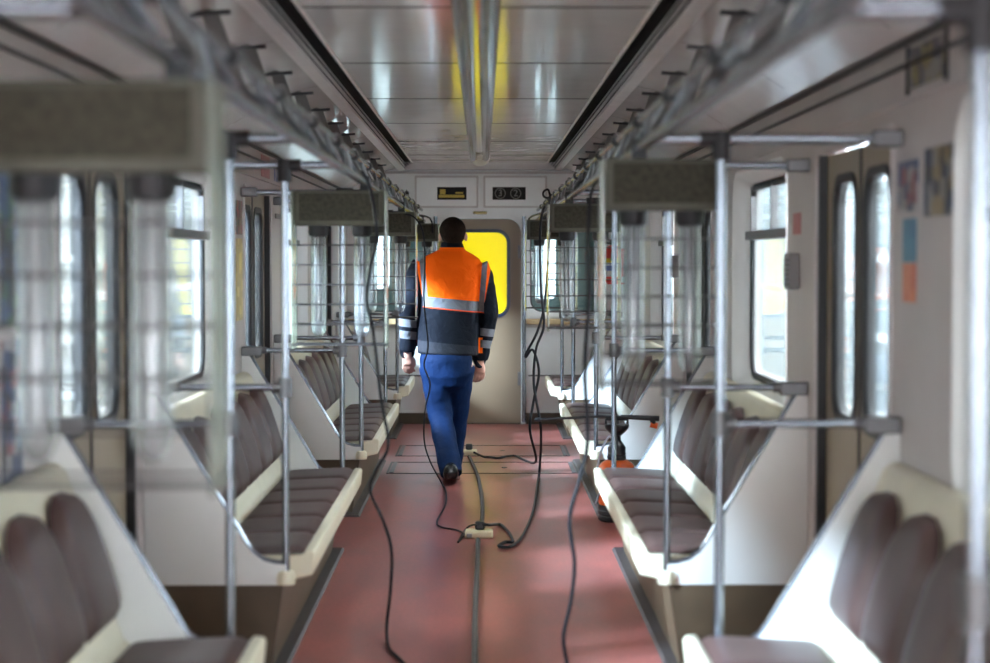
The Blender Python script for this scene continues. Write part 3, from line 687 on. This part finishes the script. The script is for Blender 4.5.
poster(1, 5.10, 5.34, 1.63, 1.77, [Gy, Wh, Bl, Rd], 'pale poster with blue on the right wall, next to the side door', seed=4)
poster(1, 5.12, 5.27, 1.49, 1.61, [(.03,.17,.30), (.05,.22,.34)], 'small teal sticker on the right wall near the door', name='sticker', seed=6)
poster(1, 5.12, 5.27, 1.38, 1.487, [Or, (.62,.14,.06)], 'small orange sticker on the right wall, under the teal one', name='sticker', seed=7)
poster(1, 4.80, 5.22, 1.965, 2.075, [Bk, Gy, (.04,.05,.09), (.25,.2,.04), (.12,.09,.06)], 'dark framed notice high on the right wall under the ceiling', name='notice', seed=8, frame=True)
poster(-1, 9.36, 9.60, 1.19, 1.60, [Ye, (.72,.56,.16), Ye], 'yellow poster on the left wall before the second door', seed=9)
poster(-1, 9.36, 9.60, 1.62, 1.79, [Bk, (.2,.15,.04), Bk, (.3,.03,.03)], 'small dark poster on the left wall, above the yellow one', seed=10)
poster(-1, 10.45, 10.85, 1.955, 2.075, [(.38,.10,.09), (.45,.14,.12)], 'small red sticker high on the left wall', name='sticker', seed=11)
poster(-1, 11.10, 11.35, 1.955, 2.05, [(.10,.16,.36), (.35,.36,.42)], 'small blue sticker high on the left wall', name='sticker', seed=12)
poster(1, 6.98, 7.14, 1.59, 1.67, [(.45,.09,.07), (.40,.08,.07)], 'small red sticker on the right wall above the nearer grey box', name='sticker', seed=13)
for y, lbt in ((7.06, 'nearer'), (11.35, 'farther')):
    t = thing('intercom_box', (W, y, 1.38), 'small grey ribbed box on the right wall, %s one' % lbt, 'wall box', 'grey boxes on the right wall')
    MB().box(W-.040, W-.001, y-.06, y+.06, 1.385, 1.52).build('box_body', M['greybox'], t, bevel=.006)
    g = MB()
    for k in range(6): g.box(W-.044, W-.039, y-.045, y+.045, 1.40+.018*k, 1.408+.018*k)
    g.build('grille', M['joint'], t)
t = thing('door_sign', (-W, 11.25, 1.72), 'small grey plate on the left wall past the second door', 'sign')
MB().box(-W+.001, -W+.010, 11.13, 11.40, 1.735, 1.765).build('plate_body', M['greybox'], t, bevel=.002)

# ------------------------------------------------------------------ the worker
YM = 12.75
def mp(px, py, dy=0.0):
    p = P3(px, py, YM); return Vector((p[0], YM+dy, p[2]))
def ering(c, rx, ry, n=24, pw=2.0, rot=0, tilt=0):
    out = []
    for k in range(n):
        a = 2*PI*k/n; ca, sa = math.cos(a), math.sin(a)
        x = rx*math.copysign(abs(ca)**(2/pw), ca); y = ry*math.copysign(abs(sa)**(2/pw), sa)
        X = x*math.cos(rot)-y*math.sin(rot); Y = x*math.sin(rot)+y*math.cos(rot)
        out.append((c[0]+X, c[1]+Y, c[2]+X*tilt))
    return out
def remeshed(name, mb, m, parent, vox=.008, smooth_it=4):
    o = mb.build(name+'_src', m)
    r = o.modifiers.new('r', 'REMESH'); r.mode = 'VOXEL'; r.voxel_size = vox; r.use_smooth_shade = True
    if smooth_it:
        q = o.modifiers.new('s', 'SMOOTH'); q.factor = .5; q.iterations = smooth_it
    bpy.context.view_layer.update()
    me = bpy.data.meshes.new_from_object(o.evaluated_get(bpy.context.evaluated_depsgraph_get()))
    bpy.data.objects.remove(o)
    off = wloc(parent)
    for v in me.vertices: v.co = v.co - off
    me.name = name; me.materials.clear(); me.materials.append(m)
    me.polygons.foreach_set('use_smooth', [True]*len(me.polygons))
    n = bpy.data.objects.new(name, me); COL.objects.link(n); n.parent = parent
    return n
# skeleton points from the photograph
neck = mp(452, 246); headc = mp(453, 232)
shL, shR = mp(421, 264), mp(479, 265)
elL, elR = mp(409, 306, -.03), mp(489, 312, .02)
wrL, wrR = mp(407, 352, .06), mp(480, 361, .08)
hipL, hipR = mp(434, 362), mp(460, 362)
knL, knR = mp(440, 415, .02), mp(456, 415, .13)
anL = Vector((mp(452, 470)[0], 12.50, .10)); anR = Vector((mp(451, 470)[0]-.01, 13.05, .075))
body = MB()
tc = lambda px, py, dy=0: tuple(mp(px, py, dy))
body.loft([ering(tc(446,364), .15,.10), ering(tc(447,345), .145,.095), ering(tc(449,310), .135,.085), ering(tc(450,280), .165,.10), ering(tc(450,264), .15,.085), ering(tc(451,256), .08,.06), ering(tc(452,248,.01), .056,.058), ering(tc(452.5,238,.02), .052,.056)])
# head: skull + jaw + nose + ears (he looks slightly down to the right)
hr_ = -.18
hc = Vector(tc(453, 234.5, .02))
body.ball(hc+Vector((0,0,.012)), (.078,.096,.098), 20, 14)
body.ball(hc+Vector((.010,.040,-.052)), (.055,.058,.062), 16, 10)
body.ball(hc+Vector((.020,.098,-.022)), (.013,.022,.026), 10, 8)
for sx_ in (-1, 1): body.ball(hc+Vector((sx_*.088, .004, -.018)), (.011,.019,.032), 10, 8)
for a_, e_, w_ in ((shL, elL, wrL), (shR, elR, wrR)):
    body.tube([tuple(a_), tuple((a_+e_)/2), tuple(e_), tuple((e_+w_)/2), tuple(w_)], [.055,.050,.042,.038,.028], 14)
for h_, k_, a_ in ((hipL, knL, anL), (hipR, knR, anR)):
    body.tube([tuple(h_), tuple((h_+k_)/2), tuple(k_), tuple(k_*.6+a_*.4), tuple(a_)], [.090,.078,.058,.055,.038], 16)
    body.tube([tuple(a_), tuple(a_+Vector((0,.05,-.04))), tuple(a_+Vector((0,.15,-.055)))], [.036,.034,.028], 12)
def hand(mb, w, side):
    """relaxed hand, back of the hand outwards, fingers curled"""
    c = w + Vector((side*.0, .012, -.060))
    mb.tube([tuple(w+Vector((0,0,.01))), tuple(w+Vector((0,.004,-.025))), tuple(c), tuple(c+Vector((0,.002,-.030)))], [(.024,.024),(.030,.026),(.040,.020),(.037,.017)], 12)
    for k, (off, ln) in enumerate(((-.030,.066),(-.010,.074),(.010,.070),(.029,.056))):
        b = c + Vector((off*.9, .002+.004*k, -.022))
        p1 = b + Vector((off*.15, .006, -ln*.45)); p2 = p1 + Vector((-side*.010, .016, -ln*.34)); p3 = p2 + Vector((-side*.012, .018, -ln*.20))
        mb.tube([tuple(b), tuple(p1), tuple(p2), tuple(p3)], [.0095,.0090,.0082,.0070], 8)
    tb = w + Vector((-side*.024, .012, -.030))
    mb.tube([tuple(tb), tuple(tb+Vector((-side*.022,.012,-.030))), tuple(tb+Vector((-side*.026,.016,-.058))), tuple(tb+Vector((-side*.020,.018,-.075)))], [.013,.011,.0095,.008], 8)
hand(body, wrL, -1); hand(body, wrR, 1)
tmp = bpy.data.objects.new('x', None)
person = remeshed('person', body, M['skin'], None, .0075, 2)
bpy.data.objects.remove(tmp)
# move the origin to the feet
org = Vector((-.16, 12.75, 0))
for v in person.data.vertices: v.co = v.co - org
person.location = org
tag(person, 'person in orange and black work jacket and blue trousers walking away down the aisle', 'person')

jm = bpy.data.materials.new('work_jacket'); jm.use_nodes = True
def jacket_nodes():
    nt = jm.node_tree; b = nt.nodes['Principled BSDF']; b.inputs['Roughness'].default_value = .8; b.inputs['Specular IOR Level'].default_value = .12
    N = nt.nodes.new; L = nt.links.new
    tcn = N('ShaderNodeTexCoord'); sp = N('ShaderNodeSeparateXYZ'); L(tcn.outputs['Object'], sp.inputs[0])
    def mth(op, a, b_=None, c=None):
        n = N('ShaderNodeMath'); n.operation = op
        for i, q in enumerate((a, b_, c)):
            if q is None: continue
            if isinstance(q, (int, float)): n.inputs[i].default_value = q
            else: L(q, n.inputs[i])
        return n.outputs[0]
    x, y, z = sp.outputs
    Z = mth('ADD', z, mth('MULTIPLY', x, .10))         # slight tilt of the seams
    def band(v, lo, hi): return mth('MULTIPLY', mth('GREATER_THAN', v, lo), mth('LESS_THAN', v, hi))
    xm = mth('SUBTRACT', x, -.012)                      # centre of the back
    ax = mth('ABSOLUTE', xm)
    # stripes lean outward upwards
    sw = mth('ADD', ax, mth('MULTIPLY', mth('SUBTRACT', Z, 1.22), -.08))
    torso = mth('LESS_THAN', ax, .235)
    orange = mth('MULTIPLY', mth('GREATER_THAN', Z, 1.226), mth('LESS_THAN', sw, mth('MULTIPLY_ADD', mth('SUBTRACT', Z, 1.22), .10, .209)))
    gv = mth('MULTIPLY', band(sw, .172, .208), mth('GREATER_THAN', Z, 1.22))
    gh = mth('MULTIPLY', band(Z, 1.158, 1.226), mth('LESS_THAN', ax, .205))
    red = mth('MULTIPLY', band(Z, 1.151, 1.158), mth('LESS_THAN', ax, .205))
    collar = mth('GREATER_THAN', mth('SUBTRACT', z, mth('MULTIPLY', y, -.0)), 1.575)
    arm = mth('MAXIMUM', mth('GREATER_THAN', xm, .180), mth('LESS_THAN', xm, -.250))
    zl = mth('ADD', z, mth('MULTIPLY', x, .12))
    ga = mth('MULTIPLY', arm, mth('ADD', band(zl, 1.000, 1.052), band(zl, .918, .972)))
    side_or = mth('MULTIPLY', mth('MULTIPLY', band(xm, .168, .196), band(z, .86, .965)), mth('GREATER_THAN', y, -.2))
    grey = mth('MINIMUM', mth('ADD', mth('ADD', gv, gh), ga), 1)
    def mix(f, c1, c2):
        n = N('ShaderNodeMix'); n.data_type = 'RGBA'; L(f, n.inputs[0])
        for i, c in ((6, c1), (7, c2)):
            if isinstance(c, tuple): n.inputs[i].default_value = (*c, 1)
            else: L(c, n.inputs[i])
        return n.outputs[2]
    bw = N('ShaderNodeTexNoise'); bw.inputs['Scale'].default_value = 5; L(tcn.outputs['Object'], bw.inputs['Vector'])
    c = mix(bw.outputs['Fac'], (.004,.005,.009), (.008,.010,.017))
    c = mix(mth('MULTIPLY', band(Z, .85, .925), band(xm, -.250, .168)), c, (.022,.023,.030))
    c = mix(side_or, c, (.95,.16,.01))
    c = mix(orange, c, (1.0,.125,.002))
    c = mix(red, c, (.85,.08,.02))
    c = mix(grey, c, (.15,.155,.175))
    c = mix(collar, c, (.008,.009,.013))
    L(c, b.inputs['Base Color'])
    n2 = N('ShaderNodeTexNoise'); n2.inputs['Scale'].default_value = 9; n2.inputs['Detail'].default_value = 3; n2.inputs['Distortion'].default_value = 1.2; L(tcn.outputs['Object'], n2.inputs['Vector'])
    bp = N('ShaderNodeBump'); bp.inputs['Strength'].default_value = .45; bp.inputs['Distance'].default_value = .03; L(n2.outputs['Fac'], bp.inputs['Height']); L(bp.outputs[0], b.inputs['Normal'])
jacket_nodes()
jk = MB()
jk.loft([ering(tc(447.5,354.5), .203,.125,28,2.3,0,-.03), ering(tc(447.5,345), .204,.130,28,2.3,0,-.02), ering(tc(448,325), .198,.130,28,2.3), ering(tc(449,300), .196,.125,28,2.4), ering(tc(450,280), .210,.125,28,2.5), ering(tc(450,267), .222,.118,28,2.5), ering(tc(450.5,259), .198,.098,28,2.4), ering(tc(451,254), .145,.080,28,2.2), ering(tc(452,250,.01), .088,.072,28), ering(tc(452,244,.015), .074,.072,28), ering(tc(452,242,.015), .070,.070,28)])
def sleeve(a, e, w, sd):
    P = [a+Vector((-sd*.015,0,-.01)), a*.75+e*.25+Vector((sd*.004,0,0)), (a+e)/2+Vector((sd*.006,0,0)), e, (e+w)/2, w+Vector((0,0,.012)), w+Vector((0,0,-.004))]
    return smoothpath([tuple(p) for p in P], 3)
for a_, e_, w_, sd in ((shL, elL, wrL, -1), (shR, elR, wrR, 1)):
    p = sleeve(a_, e_, w_, sd); n = len(p)
    rr = [(.082 + (.064-.082)*(i/(n*.5)) if i < n*.5 else .064-.014*((i-n*.5)/(n*.5))) for i in range(n)]
    rr = [r + .0035*math.sin(i*2.3) for i, r in enumerate(rr)]
    jk.tube(p, rr, 18)
jacket = remeshed('work_jacket', jk, jm, person, .009, 5)
tr = MB()
tr.loft([ering(tc(446,348), .165,.112,24,2.2), ering(tc(446,360,-.01), .180,.122,24,2.2), ering(tc(446,376,-.01), .168,.112,24,2.2), ering(tc(447,386,0), .135,.09,24,2.0), ering(tc(447,392,.01), .07,.05,24,2.0)])
hemL = anL+Vector((0,0,-.035)); hemR = anR+Vector((0,0,-.025))
for h_, k_, a_ in ((hipL, knL, hemL), (hipR, knR, hemR)):
    P = smoothpath([tuple(h_+Vector((0,0,-.03))), tuple(h_*.5+k_*.5), tuple(k_), tuple(k_*.5+a_*.5), tuple(a_)], 4)
    n = len(P); tr.tube(P, [.104-.022*min(1, i/(n*.5))-.006*max(0, i/(n*.5)-1)+.003*math.sin(i*1.9) for i in range(n)], 18)
remeshed('work_trousers', tr, M['jeans'], person, .009, 4)
ha = MB().ball(hc+Vector((-.002,-.010,.028)), (.090,.102,.092), 20, 14).ball(hc+Vector((0,-.034,-.012)), (.080,.066,.062), 18, 12)
remeshed('hair', ha, M['hair'], person, .008, 2)
# trim hair away from the face: cut everything in front of the ears
for nm_ in ('hair',):
    ho = [o for o in bpy.data.objects if o.name == nm_][0]
    bm = bmesh.new(); bm.from_mesh(ho.data)
    cx, cy, cz = hc - org
    for v in list(bm.verts):
        if v.co.y > cy+.045 and v.co.z < cz+.055: bm.verts.remove(v)
    bm.to_mesh(ho.data); bm.free()
for sx_ in (-1, 1):
    MB().ball(hc+Vector((.012+sx_*.030, .090, .004)), (.010,.008,.008), 10, 8).build('eye', mat('eye', (.6,.6,.6), .2), person, smooth=True)
MB().ball(hc+Vector((.014, .094, -.066)), (.022,.008,.006), 10, 8).build('mouth', mat('lips', (.40,.14,.12), .5), person, smooth=True)
def shoe(c, lift, S=1.0):
    mb = MB(); rings = []
    for yy_, w, h, z in ((-.085,.020,.020,.030), (-.078,.034,.045,.030), (-.05,.040,.055,.034), (0,.040,.052,.03), (.07,.045,.036,.022), (.13,.046,.028,.018), (.17,.034,.020,.016), (.185,.012,.010,.014)):
        ring = []
        for k in range(14):
            a = 2*PI*k/14; zz = z + h*math.sin(a)
            zz = max(zz, .004)
            ring.append((c[0]+S*w*math.cos(a), c[1]+S*yy_, S*zz + lift*max(0, (.13-yy_))*1.0))
        rings.append(ring)
    mb.loft(rings); return mb
shoe((anL.x-.004, anL.y+.00), .20, 1.32).build('shoe', M['shoe'], person, smooth=True)
shoe((anR.x-.03, anR.y), .0, 1.15).build('shoe', M['shoe'], person, smooth=True)

# ------------------------------------------------------------------ the depot outside
M['conc'] = mat('depot_concrete', (.42,.41,.39), .8, noise=.2, nscale=2)
M['depot'] = mat('depot_paint', (.55,.56,.56), .7, noise=.15, nscale=1)
M['dyellow'] = mat('column_yellow', (.60,.46,.20), .6)
M['dred'] = mat('depot_red', (.40,.08,.07), .6)
struct(MB().box(-9, 9, -9, 24, -1.30, -1.2).build('ground', M['conc']))
for s, side in ((-1, 'left'), (1, 'right')):
    X = s*4.6
    hol = []
    y = -8.6
    while y < 23:
        for z in (-.3, .62, 1.54): hol.append(rrect(y, y+1.3, z, z+.84, .01, 1))
        y += 1.42
    struct(plate('wall_depot_'+side, [(-9,-1.2),(24,-1.2),(24,3.0),(-9,3.0)], hol, X, X+s*.12, M['depot'], None, 'YZ'))
    for i, y in enumerate((-4, .5, 5, 9.5, 14, 18.5)):
        struct(MB().box(s*3.3, s*3.6, y-.15, y+.15, -1.2, 4.4).build('column', M['dyellow'] if s < 0 else M['depot'], bevel=.02))
    struct(MB().box(s*2.55, s*2.60, -9, 24, 1.22, 1.27).box(s*2.55, s*2.60, -9, 24, .42, .47).box(s*2.5, s*2.60, -9, 24, -.3, -.2).build('railing_depot', M['depot']))
for s, side, mt in ((-1, 'left', mat('backdrop_grey', (.36,.39,.42), .6, noise=.35, nscale=1.5)), (1, 'right', mat('backdrop_white', (.80,.80,.78), .7, noise=.25, nscale=1.2))):  # added backdrops that hide the low sky; their tone sets the window brightness
    struct(MB().box(s*5.2, s*5.35, -9, 24, -1.2, 2.7).build('wall_backdrop_'+side, mt))
struct(MB().box(-5.2, 5.2, 22.9, 23.1, -1.2, 2.9).build('wall_backdrop_end', mat('backdrop_dark', (.20,.23,.23), .7, noise=.3, nscale=1)))  # added backdrop blocking the bright sky seen through the cab windows
struct(MB().box(3.0, 3.2, 9.5, 13.5, -1.2, 1.05).build('depot_cabinet', M['dred']))

# ------------------------------------------------------------------ light
w = bpy.data.worlds.new('World'); SC.world = w; w.use_nodes = True
nt = w.node_tree; bg = nt.nodes['Background']
bg.inputs['Color'].default_value = (.90,.95,1.0,1); bg.inputs['Strength'].default_value = 7.5
sun = bpy.data.lights.new('sun', 'SUN'); sun.energy = 13; sun.angle = math.radians(10); sun.color = (.62,.79,1.0)
so = bpy.data.objects.new('sun', sun); COL.objects.link(so)
so.rotation_euler = Vector((.74, .45, -.42)).to_track_quat('-Z', 'Y').to_euler()
# portals so that daylight through the windows samples well
for s in (-1, 1):
    for a, b, z0, z1 in [(a, b, .9, 1.87) for a, b in WINS] + [(a, b, .9, 1.8) for a, b in DOORS] + [(ENDW[0], ENDW[1], .9, 1.87)]:
        l = bpy.data.lights.new('portal', 'AREA'); l.shape = 'RECTANGLE'; l.size = z1-z0; l.size_y = b-a; l.cycles.is_portal = True
        o = bpy.data.objects.new('portal', l); COL.objects.link(o); o.location = (s*(W+.15), (a+b)/2, (z0+z1)/2)
        o.rotation_euler = (0, s*PI/2, 0)
l = bpy.data.lights.new('portal', 'AREA'); l.shape = 'RECTANGLE'; l.size = 2.2; l.size_y = 1.8; l.cycles.is_portal = True
o = bpy.data.objects.new('portal', l); COL.objects.link(o); o.location = (0, Y0-.08, .98); o.rotation_euler = (PI/2, 0, 0)

# ------------------------------------------------------------------ camera
cd = bpy.data.cameras.new('camera'); cam = bpy.data.objects.new('camera', cd); COL.objects.link(cam); SC.camera = cam
cd.sensor_width = 36; cd.lens = 1887/990*36; cd.clip_end = 200; cd.clip_start = .05
cam.location = (CX, 0, 1.5)
cam.rotation_euler = (PI/2 - math.atan(73/1887), 0, -math.atan(13/1887))
cd.dof.use_dof = True; cd.dof.focus_distance = 12.6; cd.dof.aperture_fstop = 2.2
SC.view_settings.view_transform = 'Standard'; SC.view_settings.look = 'None'; SC.view_settings.gamma = 1
SC.view_settings.exposure = 2.15
SC.cycles.use_denoising = True
SC.cycles.max_bounces = 10; SC.cycles.diffuse_bounces = 5; SC.cycles.transparent_max_bounces = 24; SC.cycles.sample_clamp_indirect = 8
SC.cycles.caustics_reflective = False; SC.cycles.caustics_refractive = False
